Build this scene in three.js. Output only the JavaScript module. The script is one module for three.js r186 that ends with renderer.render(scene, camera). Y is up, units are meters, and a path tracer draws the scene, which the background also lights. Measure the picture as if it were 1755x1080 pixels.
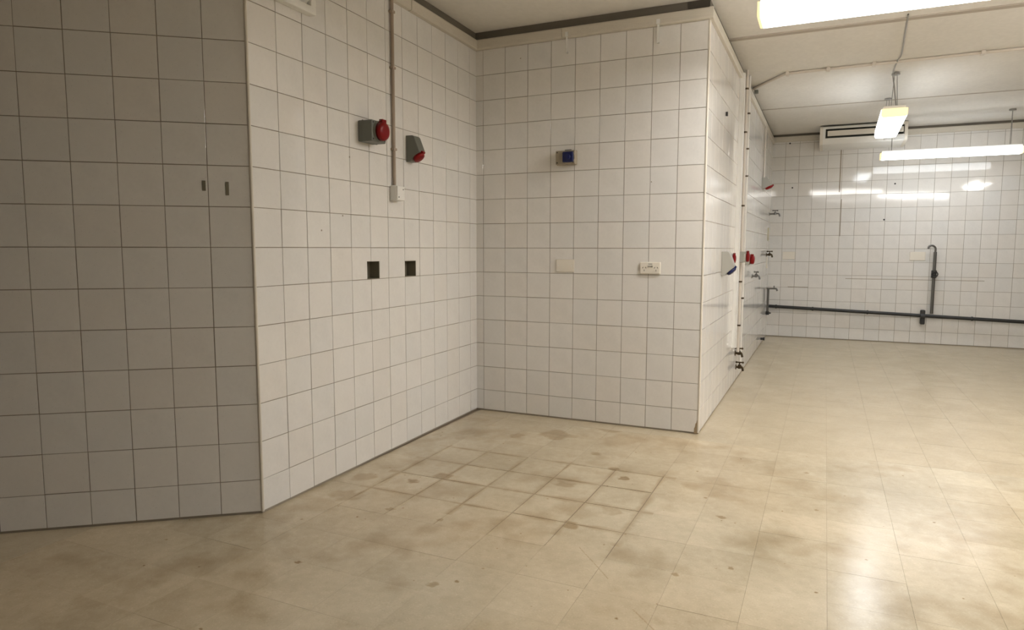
import * as THREE from 'three';
import { RoundedBoxGeometry } from 'three/addons/geometries/RoundedBoxGeometry.js';
import { mergeGeometries } from 'three/addons/utils/BufferGeometryUtils.js';
import { RectAreaLightUniformsLib } from 'three/addons/lights/RectAreaLightUniformsLib.js';
import { ImprovedNoise } from 'three/addons/math/ImprovedNoise.js';
import { Brush, Evaluator, SUBTRACTION } from 'three-bvh-csg';

// ---------------------------------------------------------------- camera, exposure
const scene = new THREE.Scene();
scene.background = new THREE.Color(0x000000);
const camera = new THREE.PerspectiveCamera(2 * Math.atan(540 / 1161.97) * 180 / Math.PI, 1755 / 1080, 0.05, 60);
camera.position.set(2.04, 1.0531, 3.8802);
camera.rotation.set(-5.6176 * Math.PI / 180, 24.7199 * Math.PI / 180, 0.0952 * Math.PI / 180, 'YXZ');
const renderer = new THREE.WebGLRenderer();
renderer.toneMapping = THREE.LinearToneMapping;
renderer.toneMappingExposure = 1.0;
renderer.shadowMap.enabled = true;
RectAreaLightUniformsLib.init();
const LAMP_LIGHT = 13.0;      // radiance of the downward panel of each fluorescent fitting
const LAMP_GLOW = 26.0;       // what the eye sees of the opal diffuser

// ---------------------------------------------------------------- helpers
let seed = 12345;
const rnd = () => { seed = (seed + 0x6D2B79F5) | 0; let t = Math.imul(seed ^ (seed >>> 15), 1 | seed); t = (t + Math.imul(t ^ (t >>> 7), 61 | t)) ^ t; return ((t ^ (t >>> 14)) >>> 0) / 4294967296; };
const rr = (a, b) => a + (b - a) * rnd();
const perlin = new ImprovedNoise();
const used = {};
const numbered = n => { const k = used[n] = (used[n] ?? -1) + 1; return k ? `${n}_${String(k).padStart(3, '0')}` : n; };
const lin = (r, g, b) => new THREE.Color().setRGB(r, g, b);
const std = (color, roughness = 0.5, more = {}) => new THREE.MeshStandardMaterial({ color, roughness, metalness: 0, ...more });
const bx = (x0, x1, y0, y1, z0, z1) => new THREE.BoxGeometry(x1 - x0, y1 - y0, z1 - z0).translate((x0 + x1) / 2, (y0 + y1) / 2, (z0 + z1) / 2);
const rbx = (x0, x1, y0, y1, z0, z1, r = 0.003, s = 2) => new RoundedBoxGeometry(x1 - x0, y1 - y0, z1 - z0, s, r).translate((x0 + x1) / 2, (y0 + y1) / 2, (z0 + z1) / 2);
const V = (x, y, z) => new THREE.Vector3(x, y, z);
function rod(a, b, r0, r1 = r0, n = 16) {
  const d = new THREE.Vector3().subVectors(b, a), g = new THREE.CylinderGeometry(r1, r0, d.length(), n);
  g.applyQuaternion(new THREE.Quaternion().setFromUnitVectors(V(0, 1, 0), d.clone().normalize()));
  return g.translate((a.x + b.x) / 2, (a.y + b.y) / 2, (a.z + b.z) / 2);
}
const tube = (pts, r, n = 32, m = 12, tension = 0.3) => new THREE.TubeGeometry(new THREE.CatmullRomCurve3(pts.map(p => V(...p)), false, 'catmullrom', tension), n, r, m, false);
function obj(name, geos, mat, parent) {
  const list = (Array.isArray(geos) ? geos : [geos]).map(g => g.index ? g.toNonIndexed() : g);
  const g = list.length > 1 ? mergeGeometries(list) : list[0];
  const m = new THREE.Mesh(g, mat); m.name = name; m.castShadow = m.receiveShadow = true; parent.add(m);
  return m;
}
function thing(name, label, category, group) {
  const o = new THREE.Group(); o.name = numbered(name); o.userData = { label, category };
  if (group) o.userData.group = group;
  scene.add(o); return o;
}
function structure(name, label) { const o = new THREE.Group(); o.name = name; o.userData = { kind: 'structure', label }; scene.add(o); return o; }

// ---------------------------------------------------------------- plan (metres; the tiles are 6-inch glazed wall tiles)
const T = 0.152, TV = 0.15294, R0 = 0.1373;
const rowsY = [0.008]; for (let k = 0; k < 15; k++) rowsY.push(R0 + k * TV);
const TOP = rowsY[15], TRIM_TOP = TOP + 0.062, H = 2.388, THICK = 0.12, TILE_D = 0.0028;
const aB = 1.28367 * Math.PI / 180, LB = 1.9194, LC = 1.42182, LD = 4.84085;
const c2 = V(0, 0, 0), c1 = V(Math.sin(aB) * LB, 0, Math.cos(aB) * LB), c3 = V(LC, 0, 0), c4 = V(LC, 0, -LD);
const aA = -52.458 * Math.PI / 180, dA = V(Math.sin(aA), 0, Math.cos(aA)), LA = 3.0;
const a0 = c1.clone().addScaledVector(dA, LA);
const RIGHT = 5.2, REAR = 7.4;
// a wall's frame: x along the wall, y up, z out into the room
function frame(o, from, to) {
  const u = new THREE.Vector3().subVectors(to, from).normalize();
  o.position.copy(from); o.rotation.y = Math.atan2(-u.z, u.x); return o;
}
function onWall(o, from, to, x, y, out = TILE_D) {
  frame(o, from, to);
  const u = new THREE.Vector3().subVectors(to, from).normalize(), n = V(-u.z, 0, u.x);
  o.position.addScaledVector(u, x).addScaledVector(n, out); o.position.y += y; return o;
}

// ---------------------------------------------------------------- procedural textures
function dataTex(w, h, fn, srgb) {
  const d = new Uint8Array(w * h * 4);
  for (let j = 0; j < h; j++) for (let i = 0; i < w; i++) { const c = fn(i, j), k = 4 * (j * w + i); d[k] = c[0]; d[k + 1] = c[1]; d[k + 2] = c[2]; d[k + 3] = 255; }
  const t = new THREE.DataTexture(d, w, h); t.wrapS = t.wrapT = THREE.RepeatWrapping; t.magFilter = THREE.LinearFilter; t.minFilter = THREE.LinearMipmapLinearFilter; t.generateMipmaps = true;
  if (srgb) t.colorSpace = THREE.SRGBColorSpace; t.needsUpdate = true; return t;
}
const wrapN = (x, y, p, z) => { // noise that repeats every p
  const fx = x / p, fy = y / p, a = perlin.noise(x, y, z), b = perlin.noise(x - p, y, z), c = perlin.noise(x, y - p, z), d = perlin.noise(x - p, y - p, z);
  return (a * (1 - fx) + b * fx) * (1 - fy) + (c * (1 - fx) + d * fx) * fy;
};
// glaze: faint mottling of the glaze colour and a slow waviness of its surface
const glazeColor = dataTex(256, 256, (i, j) => { const n = wrapN(i / 32, j / 32, 8, 1.3) * 5 + wrapN(i / 8, j / 8, 32, 4.1) * 3; const s = rnd() < 0.0015 ? -24 : 0; const v = 249 + n + s; return [v, v - 1, v - 2].map(x => Math.max(0, Math.min(255, x))); }, true);
const glazeWave = dataTex(256, 256, (i, j) => { const v = 128 + wrapN(i / 32, j / 32, 8, 9.7) * 90 + wrapN(i / 6.4, j / 6.4, 40, 2.2) * 10; return [v, v, v]; });
const plasterTex = dataTex(512, 512, (i, j) => { const v = 244 + wrapN(i / 64, j / 64, 8, 5.5) * 9 + wrapN(i / 8, j / 8, 64, 6.5) * 5 + rr(-3, 3); return [v, v - 1, v - 3].map(x => Math.max(0, Math.min(255, x))); }, true);
const plasterBump = dataTex(512, 512, (i, j) => { const v = 128 + wrapN(i / 8, j / 8, 64, 7.5) * 50 + rr(-20, 20); return [v, v, v]; });

// ---------------------------------------------------------------- materials
const tileMats = [[0.84, 0.825, 0.795], [0.82, 0.81, 0.785], [0.855, 0.835, 0.80], [0.835, 0.81, 0.77]].map(c => std(lin(...c), 0.055, { map: glazeColor, bumpMap: glazeWave, bumpScale: 0.00009 }));
const grout = std(lin(0.34, 0.295, 0.235), 0.9, { map: plasterTex });
const stripShade = std(lin(0.17, 0.15, 0.12), 0.8, { map: plasterTex });  // dark tone stands for the shade under the ceiling
const trimPaint = std(lin(0.74, 0.69, 0.60), 0.45, { map: plasterTex });
const ceilPaint = std(lin(0.86, 0.84, 0.805), 0.85, { map: plasterTex, bumpMap: plasterBump, bumpScale: 0.0006 });
const stripCeil = std(lin(0.50, 0.45, 0.39), 0.8, { map: plasterTex });
const wallPaint = std(lin(0.16, 0.145, 0.125), 0.8, { map: plasterTex });
const whitePlastic = std(lin(0.84, 0.83, 0.79), 0.35);
const creamPlastic = std(lin(0.80, 0.75, 0.66), 0.4);
const greyPlastic = std(lin(0.155, 0.16, 0.135), 0.42);
const paleGrey = std(lin(0.38, 0.37, 0.33), 0.42);
const beigePlastic = std(lin(0.36, 0.31, 0.23), 0.45);
const redPlastic = new THREE.MeshPhysicalMaterial({ color: lin(0.21, 0.002, 0.003), roughness: 0.35, specularIntensity: 0.5 });
const bluePlastic = std(lin(0.005, 0.010, 0.075), 0.25);
const darkPlastic = std(lin(0.025, 0.025, 0.024), 0.45);
const blackPipe = std(lin(0.018, 0.018, 0.018), 0.4);
const wornMetal = new THREE.MeshStandardMaterial({ color: lin(0.2, 0.195, 0.185), roughness: 0.32, metalness: 0.9 });
const darkBrass = new THREE.MeshStandardMaterial({ color: lin(0.085, 0.062, 0.035), roughness: 0.35, metalness: 0.85 });
const paintedPipe = std(lin(0.66, 0.60, 0.53), 0.4);
const conduitPaint = std(lin(0.40, 0.32, 0.25), 0.5);
const wireMat = std(lin(0.30, 0.29, 0.27), 0.4);
const olivePaint = std(lin(0.19, 0.17, 0.12), 0.7);
const plasterRaw = std(lin(0.36, 0.27, 0.17), 0.95, { map: plasterTex });
const grime = std(lin(0.38, 0.33, 0.26), 0.9, { map: plasterTex });

// ---------------------------------------------------------------- wall tiles
const tileCache = new Map();
function tileGeo(w, h, variant) {
  const key = w.toFixed(4) + '_' + h.toFixed(4) + '_' + variant;
  if (tileCache.has(key)) return tileCache.get(key);
  const a = w / 2, b = h / 2, c = 0.0005, t = TILE_D, P = [], U = [];
  const ou = [0, 0.37, 0.71, 0.13][variant], ov = [0, 0.61, 0.29, 0.83][variant];
  const quad = (...q) => { for (const k of [0, 1, 2, 0, 2, 3]) { P.push(...q[k]); U.push(q[k][0] / 0.5 + ou, q[k][1] / 0.5 + ov); } };
  const f = [[-a + c, -b + c, t], [a - c, -b + c, t], [a - c, b - c, t], [-a + c, b - c, t]];
  const m = [[-a, -b, t - c], [a, -b, t - c], [a, b, t - c], [-a, b, t - c]], k = [[-a, -b, -0.001], [a, -b, -0.001], [a, b, -0.001], [-a, b, -0.001]];
  quad(...f);
  for (let i = 0; i < 4; i++) { const j = (i + 1) % 4; quad(m[i], m[j], f[j], f[i]); quad(k[i], k[j], m[j], m[i]); }
  const g = new THREE.BufferGeometry();
  g.setAttribute('position', new THREE.Float32BufferAttribute(P, 3)); g.setAttribute('uv', new THREE.Float32BufferAttribute(U, 2)); g.computeVertexNormals();
  tileCache.set(key, g); return g;
}
const csg = new Evaluator(); csg.useGroups = false;
const JOINT = 0.0028;
function tileWall(wall, xs, ys, { single = () => true, holes = [], uneven = 0.0016 } = {}) {
  const rest = [];
  for (let j = 0; j + 1 < ys.length; j++) for (let i = 0; i + 1 < xs.length; i++) {
    const x0 = xs[i] + JOINT / 2, x1 = xs[i + 1] - JOINT / 2, y0 = ys[j] + JOINT / 2, y1 = ys[j + 1] - JOINT / 2;
    let g = tileGeo(x1 - x0, y1 - y0, Math.floor(rnd() * 4));
    const cx = (x0 + x1) / 2, cy = (y0 + y1) / 2, mat = tileMats[Math.floor(Math.pow(rnd(), 1.3) * 4)];
    const o = new THREE.Mesh(g, mat); o.position.set(cx + rr(-0.0004, 0.0004), cy + rr(-0.0004, 0.0004), rr(0, 0.0006));
    o.rotation.set(rr(-uneven, uneven), rr(-uneven, uneven), rr(-0.002, 0.002));
    for (const [hx0, hx1, hy0, hy1] of holes) if (hx0 < x1 && hx1 > x0 && hy0 < y1 && hy1 > y0) {
      const cut = new Brush(bx(hx0 - cx, hx1 - cx, hy0 - cy, hy1 - cy, -0.05, 0.05)), b = new Brush(bx(x0 - cx, x1 - cx, y0 - cy, y1 - cy, -0.001, TILE_D));
      b.updateMatrixWorld(); cut.updateMatrixWorld();
      o.geometry = csg.evaluate(b, cut, SUBTRACTION).geometry;
    }
    if (single(cx, cy)) { o.name = 'tile'; o.castShadow = o.receiveShadow = true; wall.add(o); }
    else { o.updateMatrix(); rest.push(g.clone().applyMatrix4(o.matrix)); }
  }
  if (rest.length) { const m = obj('tile_field', rest, tileMats[0], wall); m.userData.kind = 'stuff'; }
}
function wallBody(wall, L, back, { tiledTop = TOP, holes = [] } = {}) {
  let g = bx(-0.0, L, 0, tiledTop, -back, 0);
  for (const [hx0, hx1, hy0, hy1] of holes) {
    const b = new Brush(g), c = new Brush(bx(hx0, hx1, hy0, hy1, -0.06, 0.05)); b.updateMatrixWorld(); c.updateMatrixWorld();
    g = csg.evaluate(b, c, SUBTRACTION).geometry;
  }
  obj('grout_bed', g, grout, wall);
  obj('shade_strip', bx(0, L, tiledTop, H, -back, 0), stripShade, wall);  // shadow gap above the cornice, put in as a dark colour
}
const cols = (first, step, L, last) => { const xs = [0]; for (let x = first; x < L - 0.012; x += step) xs.push(x); xs.push(L); return xs; };

// wall A: the angled wall on the left, seen in the shade
const wallA = frame(structure('wall_left', 'dim angled white tiled wall nearest the camera'), a0, c1);
{
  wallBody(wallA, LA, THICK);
  const xs = [LA]; for (let x = LA - 0.1527; x > 0.01; x -= 0.1527) xs.unshift(x); xs.unshift(0);
  tileWall(wallA, xs, rowsY, { single: x => x > LA - 1.7 });
  for (const [s, y0, y1] of [[0.1665, 1.266, 1.304], [0.085, 1.251, 1.301]])
    obj('tape_residue', rbx(LA - s - 0.006, LA - s + 0.006, y0, y1, TILE_D, TILE_D + 0.0025, 0.001, 1), olivePaint, wallA).userData.label = 'small grey strip of old tape';
}
// wall B: the bright side wall with the red sockets
const holesB = [[LB - 1.190, LB - 1.085, 0.903, 0.989], [LB - 0.853, LB - 0.742, 0.903, 0.986]];
const wallB = frame(structure('wall_side', 'bright white tiled side wall with two red power sockets'), c1, c2);
{
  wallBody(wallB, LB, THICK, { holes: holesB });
  const xs = [0]; for (let k = 0; k < 12; k++) xs.push(0.1547 + k * T); xs.push(LB);
  tileWall(wallB, xs, rowsY, { holes: holesB, uneven: 0.003 });
  for (const [x0, x1, y0, y1] of holesB) { // rusty olive wall boxes left in the two openings
    const b = 0.002;
    const p = obj('wall_box', [bx(x0, x1, y0, y1, -0.055, -0.053), bx(x0, x0 + b, y0, y1, -0.053, 0.001), bx(x1 - b, x1, y0, y1, -0.053, 0.001), bx(x0, x1, y0, y0 + b, -0.053, 0.001), bx(x0, x1, y1 - b, y1, -0.053, 0.001)], olivePaint, wallB);
    p.userData.label = 'empty recessed metal box, dark olive inside';
  }
  for (const [s, y] of [[1.37, 1.2], [1.52, 1.13], [1.31, 1.47]]) obj('screw_plug', rod(V(LB - s, y, TILE_D - 0.002), V(LB - s, y, TILE_D + 0.001), 0.004, 0.004, 10), grime, wallB);
}
// wall C: the end wall of the alcove
const wallC = frame(structure('wall_front', 'white tiled end wall of the alcove with a blue socket'), c2, c3);
{
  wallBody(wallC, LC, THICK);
  const xs = [0]; for (let k = 0; k < 10; k++) xs.push(0.05382 + k * T); xs[xs.length - 1] = LC;
  tileWall(wallC, xs, rowsY);
  const sh = new THREE.Shape([[-0.022, 0.002], [-0.0005, 0.002], [-0.0005, 0.082], [-0.007, 0.079], [-0.009, 0.066], [-0.014, 0.060], [-0.017, 0.040], [-0.021, 0.032]].map(q => new THREE.Vector2(...q)));
  const chip = obj('bare_plaster', new THREE.ExtrudeGeometry(sh, { depth: 0.0015, bevelEnabled: false }).translate(LC, 0, TILE_D + 0.0004), plasterRaw, wallC);
  chip.userData.label = 'brown bare plaster where the corner is chipped';
  for (const [x, y] of [[1.125, 1.43], [0.31, 2.2]]) obj('screw_plug', rod(V(x, y, TILE_D - 0.002), V(x, y, TILE_D + 0.001), 0.0035, 0.0035, 10), grime, wallC);
}
// wall D: the long wall running to the back, seen at a glancing angle
const wallD = frame(structure('wall_return', 'glossy white tiled wall running back, lined with pipes and taps'), c3, c4);
{
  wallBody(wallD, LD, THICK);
  tileWall(wallD, cols(T, T, LD), rowsY, { single: x => x < 1.52 });
  const k = obj('wall_bracket', rbx(0.70, 0.722, 1.895, 1.92, TILE_D, TILE_D + 0.014, 0.002), darkPlastic, wallD); k.userData.label = 'small dark bracket left on the tiles';
}
// wall E: the back wall
const wallE = frame(structure('wall_back', 'white tiled back wall with an air conditioner and a black pipe'), c4, V(RIGHT, 0, -LD));
{
  const top = TOP + 0.04, L = RIGHT - LC;
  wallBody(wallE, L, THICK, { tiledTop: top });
  tileWall(wallE, cols(0.14332, T, L), [...rowsY, top], { single: x => x < 2.56 });
  for (const [x0, x1, y0, y1] of [[2.148 - LC, 2.160 - LC, 1.70, 2.19], [2.176 - LC, 2.184 - LC, 1.20, 1.62]])
    obj('stained_joint', bx(x0, x1, y0, y1, TILE_D - 0.003, TILE_D + 0.0012), grime, wallE).userData.label = 'brown stained run down a joint';
  for (const [x0, x1, y] of [[2.26, 3.6, 0.712], [1.647, 1.87, 0.602]])
    obj('stained_joint', bx(x0 - LC, x1 - LC, y - 0.003, y + 0.003, TILE_D - 0.003, TILE_D + 0.001), grime, wallE);
  for (const [x, y] of [[1.608, 2.281], [1.653, 1.767], [2.709, 1.775], [2.62, 1.38]])
    obj('screw_plug', rod(V(x - LC, y, TILE_D - 0.002), V(x - LC, y, TILE_D + 0.001), 0.011, 0.009, 10), darkPlastic, wallE);
}
// the rest of the room, outside the picture
{
  const r = frame(structure('wall_right', 'plain painted wall closing the room on the far side'), V(RIGHT, 0, -LD), V(RIGHT, 0, REAR));
  r.rotation.y = Math.PI / 2; r.position.set(RIGHT, 0, REAR);
  r.rotation.y = -Math.PI / 2; r.position.set(RIGHT, 0, -LD);
  obj('plaster', bx(0, REAR + LD, 0, H, -THICK, 0), wallPaint, r);
  const b = frame(structure('wall_rear', 'plain painted wall behind the camera'), V(RIGHT, 0, REAR), V(a0.x, 0, REAR));
  obj('plaster', bx(0, RIGHT - a0.x, 0, H, -THICK, 0), wallPaint, b);
  const l = frame(structure('wall_rear_left', 'plain painted wall beyond the angled tiled wall'), V(a0.x, 0, REAR), a0);
  obj('plaster', bx(0, REAR - a0.z, 0, H, -THICK, 0), wallPaint, l);
}
// ceiling
{
  const c = structure('ceiling', 'off-white painted ceiling with cover strips');
  obj('plaster', bx(a0.x - 0.2, RIGHT + 0.2, H, H + 0.1, -LD - 0.2, REAR + 0.2), ceilPaint, c);
  for (const g of [bx(LC, RIGHT, H - 0.008, H, -0.815, -0.765), bx(LC, RIGHT, H - 0.003, H, -3.24, -3.22)]) obj('cover_strip', g, stripCeil, c);
}
// cornice strips along the top of the tiles
{
  const prof = () => new THREE.Shape([[0, 0], [0.018, 0.004], [0.021, 0.010], [0.021, 0.054], [0.016, 0.062], [0, 0.062]].map(q => new THREE.Vector2(...q)));
  // the profile lies in (out, up); swept along the wall's x
  const strip = (x0, x1) => { const g = new THREE.ExtrudeGeometry(prof(), { depth: x1 - x0, bevelEnabled: false }); const m = new THREE.Matrix4().makeBasis(V(0, 0, 1), V(0, 1, 0), V(1, 0, 0)); g.applyMatrix4(m); g.translate(x0, TOP, 0); const ix = g.index ? g.toNonIndexed() : g, p = ix.attributes.position; for (let i = 0; i < p.count; i += 3) { const a = [p.getX(i), p.getY(i), p.getZ(i)]; p.setXYZ(i, p.getX(i + 1), p.getY(i + 1), p.getZ(i + 1)); p.setXYZ(i + 1, ...a); } ix.computeVertexNormals(); return ix; };
  const mk = (n, label, a, b, runs, dy = 0) => { const o = frame(structure(n, label), a, b); for (const [x0, x1] of runs) { const m = obj('cornice_strip', strip(x0, x1), trimPaint, o); m.position.y = dy; } return o; };
  mk('trim_1', 'pale cornice strip above the bright side wall', c1, c2, [[0, 1.135], [1.141, LB]]);
  mk('trim_2', 'pale cornice strip above the alcove end wall', c2, c3, [[0, 0.58], [0.582, LC + 0.0203]]);
  mk('trim_3', 'pale cornice strip along the top of the pipe wall', c3, c4, [[-0.0206, 2.0], [2.003, LD]]);
  mk('trim_4', 'thin pale cornice strip along the back wall', c4, V(RIGHT, 0, -LD), [[0, RIGHT - LC]], 0.02);
  mk('trim_5', 'pale cornice strip above the dim angled wall', a0, c1, [[0, LA]]);
  // rounded corner beads on the two outer corners
  const bead = (n, label, x, z) => { const o = structure(n, label); o.position.set(x, 0, z); obj('corner_bead', new THREE.CylinderGeometry(0.0065, 0.0065, TOP - 0.01, 14).translate(0, TOP / 2 + 0.003, 0), trimPaint, o); };
  bead('trim_6', 'rounded white bead on the outer corner of the alcove', LC + 0.0005, 0.0005);
  bead('trim_7', 'rounded bead on the corner of the dim wall', c1.x + 0.001, c1.z);
}

// ---------------------------------------------------------------- floor: 9-inch vinyl tiles
{
  const floor = structure('floor', 'worn beige speckled vinyl tile floor');
  const FT = 0.2286, FX = 0.488, FZ = 0.812, N = 2048, S = 4.1, OX = -0.6, OZ = -0.1;
  // the tone of each tile
  const tone = (tx, tz) => { const h = Math.sin(tx * 127.1 + tz * 311.7) * 43758.5453; return (h - Math.floor(h)) - 0.5; };
  const stains = [[0.38, 1.35, 0.030, 46], [0.47, 1.23, 0.05, 40], [0.48, 1.67, 0.02, 26], [0.72, 1.68, 0.015, 26], [0.47, 2.19, 0.012, 50], [1.02, 2.08, 0.010, 52], [0.96, 2.13, 0.02, 30], [1.24, 0.91, 0.028, 44], [1.16, 0.80, 0.03, 34], [0.70, 0.36, 0.10, 26], [1.01, 0.60, 0.03, 26], [1.20, 1.51, 0.045, 38], [1.71, 1.19, 0.018, 40], [1.62, 1.00, 0.010, 40], [1.64, 1.74, 0.014, 34], [0.49, 0.46, 0.05, 22], [0.93, 0.10, 0.08, 22], [2.19, -0.05, 0.018, 30], [2.23, 0.01, 0.022, 60], [2.00, 0.47, 0.012, 34], [2.05, 0.95, 0.010, 34], [1.80, 1.62, 0.013, 34], [0.14, 1.40, 0.06, 22], [0.22, 1.62, 0.07, 20], [1.02, 1.10, 0.05, 22], [1.30, 1.30, 0.05, 18], [1.62, 0.85, 0.12, 16], [1.06, 0.3, 0.14, 14], [0.25, 0.55, 0.12, 14]];
  for (let k = 0; k < 220; k++) stains.push([rr(-0.6, 3.5), rr(0, 4), rr(0.002, 0.006), rr(30, 75)]);
  const scratches = [[1.29, 1.68, 1.45, 1.86, 32], [1.57, 2.01, 1.65, 2.09, 32], [1.9, 1.1, 2.3, 1.22, 10], [0.9, 2.6, 1.5, 2.75, 10], [2.0, 0.3, 2.7, 0.5, 9], [1.5, 0.15, 2.1, 0.2, 10]];
  const mark = new Float32Array(N * N);
  const W = (m) => m / S * N;
  for (const [x, z, r, d] of stains) {
    const cx = W(x - OX), cz = W(z - OZ), R = W(r * 1.6), ph = rnd() * 50;
    for (let j = Math.max(0, Math.floor(cz - R)); j < Math.min(N, cz + R); j++) for (let i = Math.max(0, Math.floor(cx - R)); i < Math.min(N, cx + R); i++) {
      const q = Math.hypot(i - cx, j - cz) / (R / 1.6), e = 1 + 0.55 * perlin.noise((i - cx) / (R * 0.45) + ph, (j - cz) / (R * 0.45), ph);
      const a = Math.max(0, Math.min(1, (e - q) * 2.5)); mark[j * N + i] = Math.max(mark[j * N + i], a * d);
    }
  }
  for (const [x0, z0, x1, z1, d] of scratches) { const L = W(Math.hypot(x1 - x0, z1 - z0)); for (let s = 0; s < L; s++) for (let w = -1; w <= 1; w++) { const i = Math.round(W(x0 + (x1 - x0) * s / L - OX)), j = Math.round(W(z0 + (z1 - z0) * s / L - OZ)) + w; if (i >= 0 && i < N && j >= 0 && j < N && rnd() < 0.7) mark[j * N + i] = Math.max(mark[j * N + i], d * (w ? 0.5 : 1)); } }
  const inPatch = (x, z) => x > 0.2 && x < 1.46 && z > 0.78 && z < 1.62;
  const speck = (i, j) => { const n = perlin.noise(i / 3.1, j / 3.1, 3.3); return n > 0.42 ? 1 : n < -0.46 ? -1 : 0; };
  const near = dataTex(N, N, (i, j) => {
    const x = OX + (i + 0.5) / N * S, z = OZ + (j + 0.5) / N * S, tx = Math.floor((x - FX) / FT), tz = Math.floor((z - FZ) / FT);
    let r = 191, g = 177, b = 151;
    const m = perlin.noise(x * 2.1, z * 2.1, 0.5) * 12 + perlin.noise(x * 7, z * 7, 8.5) * 8 + perlin.noise(x * 38, z * 38, 3.5) * 6 + rr(-2, 2) + tone(tx, tz) * 9;
    const s = speck(i, j), hue = perlin.noise(x * 1.3, z * 1.3, 12.5) * 5;
    r += m + hue + s * 6; g += m + s * 6; b += m - hue + s * 6;
    let d = mark[j * N + i];
    if (inPatch(x, z)) { // dirt worked into the open joints and smeared over their edges
      const u = ((x - FX) / FT % 1 + 1) % 1, v = ((z - FZ) / FT % 1 + 1) % 1, e = Math.min(u, 1 - u, v, 1 - v) * FT;
      const k = Math.max(0, 1 - e / (0.022 + 0.022 * perlin.noise(x * 9, z * 9, 4.4))) * (0.5 + perlin.noise(x * 6, z * 6, 2.2));
      d = Math.max(d, k * 34);
    }
    const film = Math.max(0, perlin.noise(x * 3.3 + 7, z * 3.3, 1.1) + 0.6 * perlin.noise(x * 11, z * 11, 6.1) - 0.12) * 26; // foot-worn dirt in cloudy patches
    d += film;
    return [r - d * 0.86, g - d, b - d * 1.12].map(v => Math.max(0, Math.min(255, v)));
  }, true);
  near.wrapS = near.wrapT = THREE.ClampToEdgeWrapping;
  const M = 1024;
  const far = dataTex(M, M, (i, j) => {
    const x = i / M * 8, y = j / M * 8, m = wrapN(x, y, 8, 0.7) * 9 + wrapN(x * 4, y * 4, 32, 5.7) * 5 + wrapN(x * 16, y * 16, 128, 2.7) * 6 + rr(-4, 4), s = speck(i, j) * 3;
    return [191 + m + s, 177 + m + s, 151 + m + s].map(v => Math.max(0, Math.min(255, v)));
  }, true);
  const relief = dataTex(512, 512, (i, j) => { const v = 128 + wrapN(i / 16, j / 16, 32, 1.7) * 60 + wrapN(i / 4, j / 4, 128, 3.7) * 30 + rr(-8, 8); return [v, v, v]; });
  const gloss = dataTex(512, 512, (i, j) => { const v = 150 + wrapN(i / 32, j / 32, 16, 8.7) * 24 + wrapN(i / 8, j / 8, 64, 1.9) * 10; return [v, v, v]; });
  const nearMat = std(0xffffff, 0.36, { map: near, roughnessMap: gloss });
  const farMat = std(0xffffff, 0.4, { map: far, roughnessMap: gloss });
  const joint = std(lin(0.25, 0.195, 0.135), 0.9);
  obj('joint_bed', bx(a0.x - 0.2, RIGHT + 0.2, -0.1, -0.0028, -LD - 0.2, REAR + 0.2), joint, floor);
  const all = [];
  for (let ix = -13; ix < 21; ix++) for (let iz = -26; iz < 29; iz++) {
    const x0 = FX + ix * FT, z0 = FZ + iz * FT, x1 = x0 + FT, z1 = z0 + FT, cx = x0 + FT / 2, cz = z0 + FT / 2;
    if (x1 > RIGHT + 0.15 || z1 < -LD - 0.05 || cz > REAR) continue;
    if (x1 < LC - 0.001 && z1 < -0.001) continue;                       // behind the alcove and pipe walls
    if (cx < -0.12 && cz < 1.8) continue;
    if (cz > 0 && cx < 0.1 && (cx - c1.x) * 0.6093 + (cz - c1.z) * 0.7929 < -0.2) continue;
    all.push({ x0, x1, z0, z1, cx, cz });
  }
  const F = V(-Math.sin(24.72 * Math.PI / 180), 0, -Math.cos(24.72 * Math.PI / 180));
  for (const t of all) { const dx = t.cx - 2.04, dz = t.cz - 3.88, dep = dx * F.x + dz * F.z, side = (dx * -F.z + dz * F.x) / Math.max(dep, 0.01); t.rank = dep < 0.9 || Math.abs(side) > 0.82 || dep < 1.3 ? 100 + Math.hypot(dx, dz) : dep; }
  all.sort((p, q) => p.rank - q.rank);
  const geo = t => {
    const g = (x, z) => inPatch(x, z) ? rr(0.0008, 0.0026) : 0.0003;
    const xa = t.x0 + g(t.x0, t.cz), xb = t.x1 - g(t.x1, t.cz), za = t.z0 + g(t.cx, t.z0), zb = t.z1 - g(t.cx, t.z1);
    const b = bx(xa, xb, -0.003, 0, za, zb).toNonIndexed(), p = b.attributes.position, uv = b.attributes.uv;
    const isNear = t.z0 > OZ + 0.01 && t.x0 > OX + 0.01 && t.x1 < OX + S - 0.01 && t.z1 < OZ + S - 0.01;
    const ru = rnd(), rv = rnd();
    for (let i = 0; i < p.count; i++) isNear ? uv.setXY(i, (p.getX(i) - OX) / S, (p.getZ(i) - OZ) / S) : uv.setXY(i, (p.getX(i)) / 1.37 + ru * 0, (p.getZ(i)) / 1.37 + rv * 0);
    return [b, isNear];
  };
  const rest = [], restNear = [];
  all.forEach((t, k) => {
    const [g, isNear] = geo(t);
    if (k < 300) { const o = obj('tile', g, isNear ? nearMat : farMat, floor); o.position.y = rr(-0.0006, 0); o.rotation.set(rr(-0.0008, 0.0008) * 0, 0, 0); }
    else (isNear ? restNear : rest).push(g);
  });
  if (rest.length) obj('tile_field', rest, farMat, floor).userData.kind = 'stuff';
  if (restNear.length) obj('tile_field', restNear, nearMat, floor).userData.kind = 'stuff';
}

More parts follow.
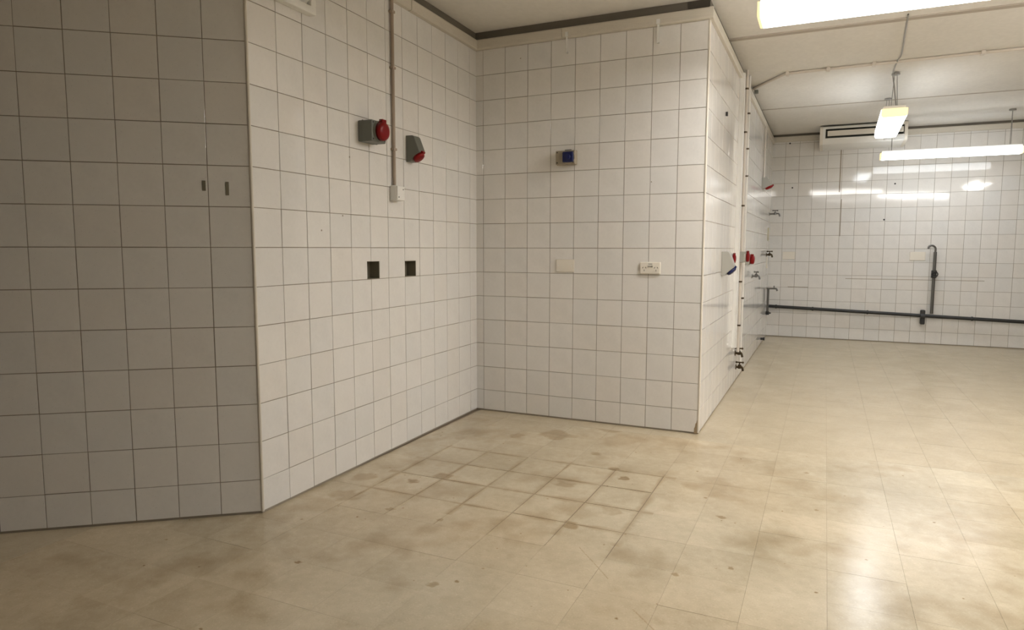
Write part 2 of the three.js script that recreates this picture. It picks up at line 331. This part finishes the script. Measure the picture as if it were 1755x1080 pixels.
// ---------------------------------------------------------------- fluorescent fittings
const opal = new THREE.MeshStandardMaterial({ color: lin(0.8, 0.78, 0.72), roughness: 0.5, emissive: lin(1, 0.965, 0.92), emissiveIntensity: LAMP_GLOW });
const opalCool = new THREE.MeshStandardMaterial({ color: lin(0.8, 0.79, 0.76), roughness: 0.5, emissive: lin(0.95, 0.99, 1.02), emissiveIntensity: LAMP_GLOW });
const endCap = new THREE.MeshStandardMaterial({ color: lin(0.75, 0.6, 0.32), roughness: 0.5, emissive: lin(1, 0.80, 0.42), emissiveIntensity: 1.1 });
// length along local x, hung with its underside at height y
const dimmed = new Map();
function glowOf(base, k) { if (k === 1) return base; const key = base.uuid + k; if (!dimmed.has(key)) { const m = base.clone(); m.emissiveIntensity = base.emissiveIntensity * k; dimmed.set(key, m); } return dimmed.get(key); }
function fluorescent(label, x, y, z, turn, { L = 1.2, w = 0.18, cool = false, tilt = 0, wires = true, power = 1 } = {}) {
  const o = thing('fluorescent_light', label, 'light', 'hanging fluorescent lights');
  o.position.set(x, y, z); o.rotation.set(0, turn, tilt, 'YXZ');
  const h = 0.062, sh = new THREE.Shape();
  sh.moveTo(-w / 2, h); sh.lineTo(-w / 2, 0.02); sh.quadraticCurveTo(-w / 2, 0, -w / 2 + 0.025, 0); sh.lineTo(w / 2 - 0.025, 0); sh.quadraticCurveTo(w / 2, 0, w / 2, 0.02); sh.lineTo(w / 2, h); sh.closePath();
  const body = (a, b, s = 1) => { const g = new THREE.ExtrudeGeometry(sh, { depth: b - a, bevelEnabled: false, curveSegments: 5 }); g.translate(0, 0, a).rotateY(Math.PI / 2); return g; };
  obj('diffuser', body(-L / 2 + 0.012, L / 2 - 0.012), glowOf(cool ? opalCool : opal, power), o);
  for (const [a, b] of [[-L / 2, -L / 2 + 0.012], [L / 2 - 0.012, L / 2]]) obj('end_cap', body(a, b), endCap, o).userData.label = 'yellowed translucent end cap';
  obj('housing', rbx(-L / 2 + 0.01, L / 2 - 0.01, h, h + 0.022, -w / 2 + 0.012, w / 2 - 0.012, 0.004), whitePlastic, o);
  if (wires) for (const wx of [-L / 2 + 0.1, L / 2 - 0.1]) {
    const up = H - y - 0.0;
    for (const dz of [-0.022, 0.022]) obj('suspension_wire', rod(V(wx, h + 0.02, dz), V(wx - tilt * up, up - 0.012, dz * 0.35), 0.0025, 0.0025, 8), wireMat, o);
    obj('ceiling_hook', new THREE.CylinderGeometry(0.028, 0.03, 0.014, 18).translate(wx - tilt * up, up - 0.008, 0), wireMat, o);
  }
  const a = new THREE.RectAreaLight(cool ? lin(0.95, 0.99, 1.02) : lin(1, 0.965, 0.92), LAMP_LIGHT * power, L - 0.03, w - 0.02);
  a.position.set(0, -0.004, 0); a.rotation.x = -Math.PI / 2; o.add(a);
  return o;
}
fluorescent('large lit fluorescent light hanging nearest, cut by the top of the picture', 1.725 + 0.6, 2.06, 0.55, 0, { w: 0.2, power: 0.85 });
fluorescent('lit fluorescent light hung end-on below the ceiling, before the air conditioner', 2.478, 2.05, -2.06 - 0.6, Math.PI / 2 - 0.02, { cool: true, tilt: 0.012, w: 0.175, power: 0.38 });
fluorescent('lit fluorescent light hanging crosswise in front of the back wall', 2.507 + 0.6, 1.965, -4.15, 0, { cool: true, w: 0.14, power: 0.35 });
fluorescent('added unseen fluorescent light past the nearest one, beyond the edge of the picture', 2.95 + 0.6, 2.06, 2.0, 0, { w: 0.2, power: 1.4 });  // added lamp out of view, brightens the side wall
fluorescent('added unseen fluorescent light beyond the edge of the picture, beside the end-on one', 4.2, 2.05, -0.5, Math.PI / 2, { w: 0.2, power: 1.35 });  // added out of view to light the side and pipe walls and floor
fluorescent('lit fluorescent light behind the camera, mirrored in the back wall', 1.92 + 0.6, 2.16, 4.7, 0, { L: 1.2, w: 0.1, power: 0.25 });
fluorescent('lit fluorescent light behind the camera, beside the far wall', 3.38 + 0.6, 2.16, 4.7, 0, { L: 1.2, power: 0.08 });

// ---------------------------------------------------------------- sockets
function boxSocket(label, from, to, x, y, { w = 0.12, h = 0.09, d = 0.1, body = greyPlastic, cap = redPlastic, capR = 0.043, capD = 0.03, capX = 0, square = false } = {}) {
  const o = onWall(thing('power_socket', label, 'socket'), from, to, x, y);
  const s = new THREE.Shape(), a = w / 2, b = h / 2, r = 0.008;
  obj('housing', rbx(-a, a, -b, b, 0, d * 0.93, 0.006, 3), body, o);
  obj('cover_rim', rbx(-a - 0.0015, a + 0.0015, -b - 0.0015, b + 0.0015, d * 0.28, d * 0.34, 0.002, 2), body, o);
  obj('collar', new THREE.CylinderGeometry(capR * 1.1, capR * 1.16, d * 0.14, 28).rotateX(Math.PI / 2).translate(capX, 0, d * 0.97), body, o);
  const lid = obj('hinged_lid', square ? [rbx(-capR, capR, -capR * 0.92, capR * 0.92, 0, capD, 0.008, 4), new THREE.SphereGeometry(capR * 0.55, 20, 12).scale(1, 1, 0.3).translate(0, 0, capD)] : [new THREE.LatheGeometry([[0, capD], [capR * 0.55, capD], [capR * 0.9, capD * 0.86], [capR, capD * 0.6], [capR, 0], [0, 0]].map(q => new THREE.Vector2(...q)).reverse(), 28).rotateX(Math.PI / 2), rbx(-0.016, 0.016, capR - 0.008, capR + 0.012, 0, capD * 0.7, 0.003, 2)], cap, o);
  lid.position.set(capX, 0, d + 0.002); lid.rotation.x = 0.06;
  obj('hinge_pin', rod(V(-0.02, capR + 0.006, capD * 0.3), V(0.02, capR + 0.006, capD * 0.3), 0.003, 0.003, 10), greyPlastic, lid);
  for (const [sx, sy] of [[-1, -1], [1, -1], [-1, 1], [1, 1]]) obj('screw', new THREE.CylinderGeometry(0.004, 0.004, 0.003, 10).rotateX(Math.PI / 2).translate(sx * (a - 0.011), sy * (b - 0.011), d * 0.93), darkPlastic, o);
  return o;
}
function angledSocket(label, from, to, x, y, { w = 0.085, h = 0.13, d = 0.1, body = greyPlastic, cap = redPlastic, d0 = 0.035 } = {}) {
  const o = onWall(thing('angled_socket', label, 'socket'), from, to, x, y);
  const s = new THREE.Shape(); // side outline: (out from the wall, up)
  s.moveTo(0, h / 2); s.lineTo(d0, h / 2); s.quadraticCurveTo(d0 + 0.012, h / 2, d0 + 0.016, h / 2 - 0.012); s.lineTo(d, -h * 0.14); s.lineTo(0.028, -h * 0.42); s.lineTo(0.02, -h / 2); s.lineTo(0, -h / 2); s.closePath();
  const g = new THREE.ExtrudeGeometry(s, { depth: w - 0.008, bevelEnabled: true, bevelSize: 0.003, bevelThickness: 0.004, bevelSegments: 2 });
  g.applyMatrix4(new THREE.Matrix4().makeBasis(V(0, 0, 1), V(0, 1, 0), V(-1, 0, 0))).translate(w / 2 - 0.004, 0, 0.003);
  obj('housing', g, body, o);
  const A = V(0, -h * 0.42, 0.03), B = V(0, -h * 0.14, d), mid = A.clone().add(B).multiplyScalar(0.5), dir = B.clone().sub(A).normalize(), nrm = V(0, -dir.z, dir.y);
  const L = A.distanceTo(B), R = L / 2 + 0.004;
  const lid = obj('hinged_lid', [new THREE.LatheGeometry([[0, 0.024], [R * 0.6, 0.024], [R * 0.92, 0.019], [R, 0.012], [R, 0], [0, 0]].map(q => new THREE.Vector2(...q)).reverse(), 28), rbx(-0.014, 0.014, 0, 0.014, -R - 0.008, -R + 0.008, 0.003, 2)], cap, o);
  lid.quaternion.setFromUnitVectors(V(0, 1, 0), nrm); lid.position.copy(mid).addScaledVector(nrm, 0.001);
  obj('collar', new THREE.CylinderGeometry(R * 1.02, R * 1.02, 0.006, 28).applyQuaternion(lid.quaternion).translate(mid.x, mid.y, mid.z), body, o);
  obj('screw', new THREE.CylinderGeometry(0.005, 0.005, 0.004, 12).rotateX(Math.PI / 2 - 0.5).translate(0, 0.01, d0 + 0.042 * (d - d0) / 0.065), darkPlastic, o);
  return o;
}
boxSocket('grey box socket with round red lid, left of the conduit on the bright wall', c1, c2, LB - 1.185, 1.598, { w: 0.115, h: 0.098, d: 0.085 });
angledSocket('sloping grey socket with red lid underneath, on the bright wall right of the conduit', c1, c2, LB - 0.795, 1.572, { w: 0.066, h: 0.128, d: 0.074, d0: 0.03 });
boxSocket('small beige socket with square blue lid, on the alcove end wall', c2, c3, 0.62, 1.588, { w: 0.122, h: 0.082, d: 0.05, body: beigePlastic, cap: bluePlastic, capR: 0.034, capD: 0.022, capX: 0.024, square: true });
angledSocket('sloping pale grey socket with blue lid underneath, nearest on the pipe wall', c3, c4, 0.77, 0.957, { w: 0.09, h: 0.15, d: 0.075, d0: 0.03, body: paleGrey, cap: bluePlastic });
boxSocket('small grey socket with red lid, behind the blue one on the pipe wall', c3, c4, 1.05, 0.982, { w: 0.075, h: 0.075, d: 0.03, body: paleGrey, capR: 0.03, capD: 0.022 });
boxSocket('pale grey box socket with red lid, between trunking and pipes on the pipe wall', c3, c4, 1.53, 0.99, { w: 0.085, h: 0.082, d: 0.07, body: paleGrey, capR: 0.036, capD: 0.026 });
boxSocket('farthest grey socket with red lid, past the pipes on the pipe wall', c3, c4, 2.05, 0.962, { w: 0.09, h: 0.09, d: 0.05, body: paleGrey, capR: 0.036, capD: 0.035 });
angledSocket('sloping grey socket with dark red lid, high near the far end of the pipe wall', c3, c4, 3.55, 1.715, { w: 0.08, h: 0.11, d: 0.095, body: paleGrey });

// double power point on the alcove end wall
{
  const o = onWall(thing('double_power_point', 'white double power point with two switches, low on the alcove end wall', 'power point'), c2, c3, 1.131, 0.942);
  obj('face_plate', rbx(-0.0585, 0.0585, -0.034, 0.034, 0, 0.013, 0.004, 3), creamPlastic, o);
  for (const s of [-1, 1]) {
    const cx = s * 0.034;
    for (const [dx, dy, a] of [[-0.0085, 0.004, 0.5], [0.0085, 0.004, -0.5], [0, -0.012, 0]]) { const g = bx(-0.0014, 0.0014, -0.0048, 0.0048, 0, 0.0012).rotateZ(-a).translate(cx + dx, dy - 0.002, 0.0126); obj('pin_slot', g, darkPlastic, o); }
    const sw = obj('switch', rbx(-0.0065, 0.0065, -0.0045, 0.0045, 0, 0.005, 0.0012, 2), std(lin(0.34, 0.32, 0.28), 0.4), o); sw.position.set(s * 0.0085, 0.009, 0.0115); sw.rotation.x = s * 0.12; sw.userData.label = 'grey rocker switch';
  }
  obj('raised_bar', rbx(-0.012, 0.012, 0.021, 0.0255, 0.0125, 0.0138, 0.0005, 1), paleGrey, o);
}
function blankPlate(label, from, to, x, y, w, h, mat = creamPlastic) {
  const o = onWall(thing('blank_plate', label, 'cover plate'), from, to, x, y);
  obj('plate', rbx(-w / 2, w / 2, -h / 2, h / 2, 0, 0.007, 0.003, 3), mat, o);
  for (const s of [-1, 1]) obj('screw', new THREE.CylinderGeometry(0.003, 0.003, 0.0015, 12).rotateX(Math.PI / 2).translate(s * w * 0.36, 0, 0.0072), whitePlastic, o);
}
blankPlate('blank white cover plate below the blue socket on the alcove end wall', c2, c3, 0.6105, 0.949, 0.118, 0.076);
blankPlate('blank cream cover plate near the inner corner of the back wall', c4, V(RIGHT, 0, -LD), 1.645 - LC, 0.974, 0.14, 0.09);
blankPlate('blank cream cover plate beside the standpipe on the back wall', c4, V(RIGHT, 0, -LD), 2.966 - LC, 0.975, 0.15, 0.095);
blankPlate('yellowed upper cover plate at the far end of the pipe wall', c3, c4, 4.55, 1.22, 0.12, 0.15, std(lin(0.62, 0.57, 0.42), 0.45));
blankPlate('white lower cover plate at the far end of the pipe wall', c3, c4, 4.5, 0.895, 0.09, 0.13);

// ---------------------------------------------------------------- conduit and switch box on wall B
{
  const o = onWall(thing('conduit', 'thin brownish conduit running down the bright wall from the ceiling', 'conduit'), c1, c2, LB - 0.958, 0);
  obj('pipe', rod(V(0, 1.372, 0.012), V(0, H - 0.001, 0.012), 0.0085, 0.0085, 14), conduitPaint, o);
  for (const y of [1.55, 1.95, 2.22]) obj('saddle', rbx(-0.014, 0.014, y - 0.006, y + 0.006, 0, 0.0225, 0.002, 2), conduitPaint, o);
  const b = onWall(thing('junction_box', 'small white box at the lower end of the conduit', 'box'), c1, c2, LB - 0.951, 1.33);
  obj('box', rbx(-0.035, 0.035, -0.037, 0.037, 0, 0.042, 0.005, 3), whitePlastic, b);
  obj('cover', rbx(-0.033, 0.033, -0.035, 0.035, 0.042, 0.046, 0.002, 2), whitePlastic, b);
  for (const s of [-1, 1]) obj('screw', new THREE.CylinderGeometry(0.0032, 0.0032, 0.002, 10).rotateX(Math.PI / 2).translate(s * 0.02, s * 0.02, 0.0465), wornMetal, b);
}
// vent high on wall B
{
  const o = onWall(thing('wall_vent', 'white slotted vent high on the bright wall, cut by the top edge', 'vent'), c1, c2, LB - 1.715, 2.137);
  const w = 0.31, h = 0.245, f = 0.032;
  obj('back_plate', bx(-w / 2 + 0.01, w / 2 - 0.01, -h / 2 + 0.01, h / 2 - 0.01, 0, 0.008), darkPlastic, o);
  obj('frame', [rbx(-w / 2, w / 2, -h / 2, -h / 2 + f, 0, 0.035, 0.004), rbx(-w / 2, w / 2, h / 2 - f, h / 2, 0, 0.035, 0.004), rbx(-w / 2, -w / 2 + f, -h / 2 + 0.004, h / 2 - 0.004, 0, 0.0345, 0.004), rbx(w / 2 - f, w / 2, -h / 2 + 0.004, h / 2 - 0.004, 0, 0.0345, 0.004)], whitePlastic, o);
  for (let k = 0; k < 7; k++) { const m = obj('slat', rbx(-w / 2 + f, w / 2 - f, -0.009, 0.009, -0.0015, 0.0015, 0.001, 1), whitePlastic, o); m.position.set(0, -h / 2 + f + 0.016 + k * 0.0246, 0.02); m.rotation.x = 0.7; }
}
// two strips hanging under the cornice of wall C
for (const [x, w, y0, y1, label] of [[0.612, 0.009, 2.195, 2.285, 'narrow white clip hanging under the cornice near the alcove middle'], [1.148, 0.013, 2.185, 2.305, 'wider white clip hanging under the cornice near the outer corner']]) {
  const o = onWall(thing('cornice_clip', label, 'clip'), c2, c3, x, y0);
  obj('strip', rbx(-w / 2, w / 2, 0, y1 - y0, 0.012, 0.0165, 0.0015, 2), whitePlastic, o);
  obj('hook_end', rbx(-w / 2, w / 2, 0, 0.009, 0, 0.0165, 0.0015, 2), whitePlastic, o);
  obj('top_tab', rbx(-w / 2 - 0.004, w / 2 + 0.004, TOP - y0 + 0.008, TOP - y0 + 0.034, 0.0165, 0.0215, 0.001, 2), whitePlastic, o);
}

// ---------------------------------------------------------------- trunking, pipes and taps on wall D
{
  const t = onWall(thing('cable_trunking', 'white plastic trunking running up the pipe wall, nearest the corner', 'trunking'), c3, c4, 1.42, 0);
  obj('channel', rbx(-0.025, 0.025, 0.31, H - 0.07, 0, 0.030, 0.002, 2), whitePlastic, t);
  obj('cover', rbx(-0.027, 0.027, 0.31, H - 0.07, 0.030, 0.034, 0.002, 2), whitePlastic, t);
}
function wallPipe(label, z, y0, mat, clips) {
  const o = onWall(thing('water_pipe', label, 'pipe', 'water pipes on the pipe wall'), c3, c4, z, 0);
  obj('pipe', rod(V(0, y0, 0.026), V(0, H - 0.001, 0.026), 0.0105, 0.0105, 16), mat, o);
  for (const y of clips) { const c = obj('saddle_clip', [rbx(-0.02, 0.02, y - 0.007, y + 0.007, 0, 0.012, 0.002, 1), rod(V(0, y - 0.006, 0.026), V(0, y + 0.006, 0.026), 0.014, 0.014, 16)], darkBrass, o); c.userData.label = 'dark metal pipe clip'; }
  return o;
}
wallPipe('painted water pipe beside the trunking, feeding the upper low tap', 1.62, 0.25, paintedPipe, [2.25, 1.93, 1.38, 0.80, 0.46]);
wallPipe('painted water pipe farther along, feeding the lower low tap', 1.80, 0.12, std(lin(0.76, 0.73, 0.68), 0.35), [2.1, 1.83, 1.62, 0.66]);
function bibTap(label, x, y, { reach = 0.06, mat = darkBrass, handle = 0.05, drop = 0.03 } = {}) {
  const o = onWall(thing('wall_tap', label, 'tap'), c3, c4, x, y);
  obj('wall_flange', new THREE.CylinderGeometry(0.02, 0.022, 0.006, 20).rotateX(Math.PI / 2).translate(0, 0, 0.003), mat, o);
  obj('body', [rod(V(0, 0, 0.004), V(0, 0, reach * 0.6), 0.009, 0.011, 16), rod(V(0, -0.012, reach * 0.6), V(0, 0.02, reach * 0.6), 0.0125, 0.0125, 16)], mat, o);
  obj('spout', tube([[0, 0, reach * 0.6], [0, 0.004, reach * 0.85], [0, -0.004, reach], [0, -drop, reach + 0.006]], 0.0085, 20, 12), mat, o);
  const h = obj('handle', [rod(V(0, 0.02, reach * 0.6), V(0, 0.036, reach * 0.6), 0.005, 0.005, 12), rod(V(0, 0.038, reach * 0.6 - handle / 2), V(0, 0.038, reach * 0.6 + handle / 2), 0.0055, 0.0055, 12), new THREE.SphereGeometry(0.0085, 12, 8).translate(0, 0.038, reach * 0.6 - handle / 2), new THREE.SphereGeometry(0.0085, 12, 8).translate(0, 0.038, reach * 0.6 + handle / 2)], mat, o);
  return o;
}
bibTap('dark brass tap, upper of the two low on the pipe wall', 1.66, 0.235, { reach: 0.05, handle: 0.05 });
bibTap('dark brass tap just above the floor, lower of the two on the pipe wall', 1.74, 0.112, { reach: 0.05, handle: 0.05 });
bibTap('small dark tap at socket height, past the red sockets on the pipe wall', 2.8, 0.80, { reach: 0.065, handle: 0.03, mat: wornMetal });
bibTap('worn metal tap highest at the far end of the pipe wall', 4.6, 1.455, { reach: 0.11, handle: 0.05, mat: wornMetal });
bibTap('dark tap between the two cover plates at the far end of the pipe wall', 4.4, 0.985, { reach: 0.06, handle: 0.05 });
{
  const t = onWall(thing('long_spout_tap', 'long metal tap on a riser pipe in the far corner of the pipe wall', 'tap'), c3, c4, 4.6, 0.3);
  obj('riser_pipe', rod(V(0, 0, 0.022), V(0, 0.29, 0.022), 0.013, 0.013, 16), wornMetal, t);
  obj('spout', tube([[0, 0.29, 0.004], [0, 0.29, 0.06], [0, 0.288, 0.11], [0, 0.262, 0.122]], 0.010, 24, 12), wornMetal, t);
  obj('handle', [rod(V(0, 0.29, 0.085), V(0, 0.318, 0.085), 0.006, 0.006, 12), rod(V(-0.02, 0.318, 0.085), V(0.02, 0.318, 0.085), 0.0055, 0.0055, 10)], wornMetal, t);
  obj('valve', [rod(V(-0.03, 0, 0.022), V(0.03, 0, 0.022), 0.018, 0.018, 16), rod(V(0, -0.02, 0.022), V(0, 0.02, 0.022), 0.02, 0.02, 16), rod(V(0, 0, 0.022), V(0, 0, 0.06), 0.008, 0.008, 12)], blackPipe, t).userData.label = 'black stop valve';
  const s = onWall(thing('pipe_stub', 'short black pipe stub by the floor at the far end of the pipe wall', 'pipe'), c3, c4, 4.05, 0.06);
  obj('stub', rod(V(0, 0, 0), V(0, 0, 0.03), 0.014, 0.014, 16), blackPipe, s);
  obj('plug', rod(V(0, 0, 0.03), V(0, 0, 0.042), 0.018, 0.018, 6), blackPipe, s);
  const c = onWall(thing('socket_conduit', 'pale conduit dropping to the high socket on the pipe wall', 'conduit'), c3, c4, 3.55, 0);
  obj('pipe', rod(V(0, 1.77, 0.014), V(0, H - 0.07, 0.014), 0.009, 0.009, 12), paintedPipe, c);
  obj('saddle', rbx(-0.016, 0.016, 2.05, 2.062, 0, 0.025, 0.002, 1), paintedPipe, c);
}

// ---------------------------------------------------------------- black pipe, standpipe and air conditioner on wall E
{
  const p = thing('waste_pipe', 'long black pipe running along the foot of the back wall', 'pipe');
  const y0 = 0.368, y1 = 0.318, at = x => y0 + (y1 - y0) * (x - 1.46) / 1.67, z = -LD + 0.065;
  obj('pipe', rod(V(LC + 0.008, at(LC), z), V(4.6, at(4.6), z), 0.0185, 0.0185, 20), blackPipe, p);
  for (const x of [1.53, 1.93, 2.5, 3.5, 4.2]) obj('bracket', [rod(V(x - 0.008, at(x), z), V(x + 0.008, at(x), z), 0.0235, 0.0235, 18), bx(x - 0.006, x + 0.006, at(x) - 0.012, at(x) + 0.012, -LD + 0.0055, z)], blackPipe, p);
  const f = obj('valve_flange', [rod(V(3.02, at(3.04) - 0.005, z), V(3.062, at(3.04) - 0.005, z), 0.04, 0.04, 24), rbx(3.018, 3.064, 0.225, 0.385, z - 0.03, z + 0.03, 0.012, 3)], darkPlastic, p); f.userData.label = 'dark upright valve block';
  const s = thing('standpipe', 'grey standpipe with hooked spout in front of the back wall', 'pipe');
  const x = 3.125, zz = -LD + 0.06;
  obj('riser', rod(V(x, 0.345, zz), V(x, 1.02, zz), 0.016, 0.016, 16), wornMetal, s);
  obj('spout', tube([[x, 1.02, zz], [x - 0.002, 1.065, zz + 0.002], [x - 0.03, 1.09, zz + 0.01], [x - 0.062, 1.082, zz + 0.018], [x - 0.07, 1.055, zz + 0.02]], 0.010, 28, 12, 0.5), wornMetal, s);
  obj('valve', [rod(V(x, 0.74, zz), V(x, 0.82, zz), 0.026, 0.026, 18), rod(V(x, 0.78, zz), V(x, 0.78, zz + 0.06), 0.009, 0.009, 12), new THREE.TorusGeometry(0.028, 0.006, 8, 20).translate(x, 0.78, zz + 0.06)], darkPlastic, s);
  obj('wall_bracket', [bx(x - 0.007, x + 0.007, 0.49, 0.51, -LD + TILE_D, zz), bx(x - 0.007, x + 0.007, 0.93, 0.95, -LD + TILE_D, zz)], wornMetal, s);
}
{
  const o = thing('air_conditioner', 'white split air conditioner high on the back wall', 'air conditioner');
  const x0 = 1.93, x1 = 2.762, D = 0.48; o.position.set(0, 2.172, -LD + 0.0055); o.scale.y = 1.08;
  const shape = (k = 0) => { const s = new THREE.Shape(); s.moveTo(0, 0.02); s.lineTo(0, 0.185); s.lineTo(D - 0.04, 0.188 + k); s.quadraticCurveTo(D, 0.188 + k, D + k, 0.16); s.lineTo(D + k, 0.07); s.quadraticCurveTo(D + k, 0.03 - k, D - 0.05, 0.012 - k); s.lineTo(D * 0.5, -k); s.lineTo(0.02, -k); s.closePath(); return s; };
  const sweep = (a, b, k) => { const g = new THREE.ExtrudeGeometry(shape(k), { depth: b - a, bevelEnabled: false, curveSegments: 8 }); return g.applyMatrix4(new THREE.Matrix4().makeBasis(V(0, 0, 1), V(0, 1, 0), V(-1, 0, 0))).translate(b, 0, 0); };
  for (const [a, b] of [[x0, x0 + 0.03], [x1 - 0.03, x1]]) obj('end_cover', sweep(a, b, 0.003), creamPlastic, o);
  const fx0 = 1.985, fx1 = 2.738, fy0 = 0.067, fy1 = 0.158;
  const deep = 0.15; // the air outlet is a real duct behind the vane
  const whole = new Brush(sweep(x0 + 0.03, x1 - 0.03, 0)), mouth = new Brush(bx(fx0, fx1, fy0, fy1, D - deep, D + 0.05)); whole.updateMatrixWorld(); mouth.updateMatrixWorld();
  obj('casing', csg.evaluate(whole, mouth, SUBTRACTION).geometry, whitePlastic, o);
  const w = 0.002;
  obj('air_duct', [bx(fx0, fx1, fy0, fy1, D - deep, D - deep + w), bx(fx0, fx0 + w, fy0, fy1, D - deep, D - 0.004), bx(fx1 - w, fx1, fy0, fy1, D - deep, D - 0.004), bx(fx0, fx1, fy0, fy0 + w, D - deep, D - 0.004), bx(fx0, fx1, fy1 - w, fy1, D - deep, D - 0.004)], greyPlastic, o).userData.label = 'grey duct lining behind the vane';
  obj('vane', rbx(fx0 + 0.020, fx1 - 0.014, fy0 + 0.021, fy1 - 0.018, D - 0.012, D - 0.001, 0.003, 2), creamPlastic, o);
  obj('display_panel', rbx(2.545, 2.735, 0.018, 0.060, D - 0.03, D + 0.002, 0.004, 2), std(lin(0.86, 0.86, 0.84), 0.25), o);
  obj('indicator', rbx(2.595, 2.655, 0.034, 0.046, D, D + 0.0035, 0.003, 2), greyPlastic, o);
  obj('intake_grille', bx(x0 + 0.06, x1 - 0.06, 0.187, 0.191, 0.06, D - 0.06), darkPlastic, o).userData.label = 'dark intake grille on top';
  obj('mounting_bracket', [bx(x0 + 0.1, x0 + 0.14, 0.185, (H - 2.172) / 1.08, 0.05, 0.09), bx(x1 - 0.24, x1 - 0.2, 0.185, (H - 2.172) / 1.08, 0.2, 0.24), bx(x0 + 0.1, x0 + 0.14, 0.185, (H - 2.172) / 1.08, 0.2, 0.24), bx(x1 - 0.24, x1 - 0.2, 0.185, (H - 2.172) / 1.08, 0.05, 0.09)], darkPlastic, o);
}
// ---------------------------------------------------------------- conduit and cable on the ceiling
{
  const o = thing('ceiling_conduit', 'white conduit crossing the ceiling from the pipe wall', 'conduit');
  const y = H - 0.011;
  obj('pipe', tube([[LC + 0.016, y, -2.22], [1.70, y, -1.82], [1.74, y, -1.805], [2.0, y, -1.792], [2.65, y, -1.768], [5.1, y, -1.68]], 0.0105, 90, 10, 0.05), paintedPipe, o);
  for (const [x, z] of [[1.72, -1.812], [2.0, -1.792], [2.30, -1.782], [2.95, -1.757], [3.6, -1.735]]) obj('saddle', rbx(x - 0.012, x + 0.012, H - 0.026, H, z - 0.03, z + 0.03, 0.003, 2), paintedPipe, o);
  const j = thing('ceiling_junction', 'small grey box where the ceiling conduit meets the pipe wall', 'box');
  obj('box', rbx(LC + 0.024, LC + 0.052, H - 0.052, H - 0.024, -2.245, -2.205, 0.004, 2), greyPlastic, j);
  obj('cover', rbx(LC + 0.051, LC + 0.055, H - 0.050, H - 0.026, -2.243, -2.207, 0.0015, 2), greyPlastic, j);
  const c = thing('ceiling_cable', 'thin loose cable along the ceiling to the end-on light', 'cable');
  obj('cable', tube([[2.41, H - 0.006, -0.70], [2.43, H - 0.006, -1.1], [2.455, H - 0.006, -1.60], [2.445, H - 0.012, -1.74], [2.444, H - 0.016, -2.1], [2.46, H - 0.12, -2.12], [2.48, 2.14, -2.16]], 0.0045, 60, 8, 0.4), wireMat, c);
}
scene.traverse(o => { if (o.isMesh) { o.castShadow = true; o.receiveShadow = true; } });
renderer.render(scene, camera);
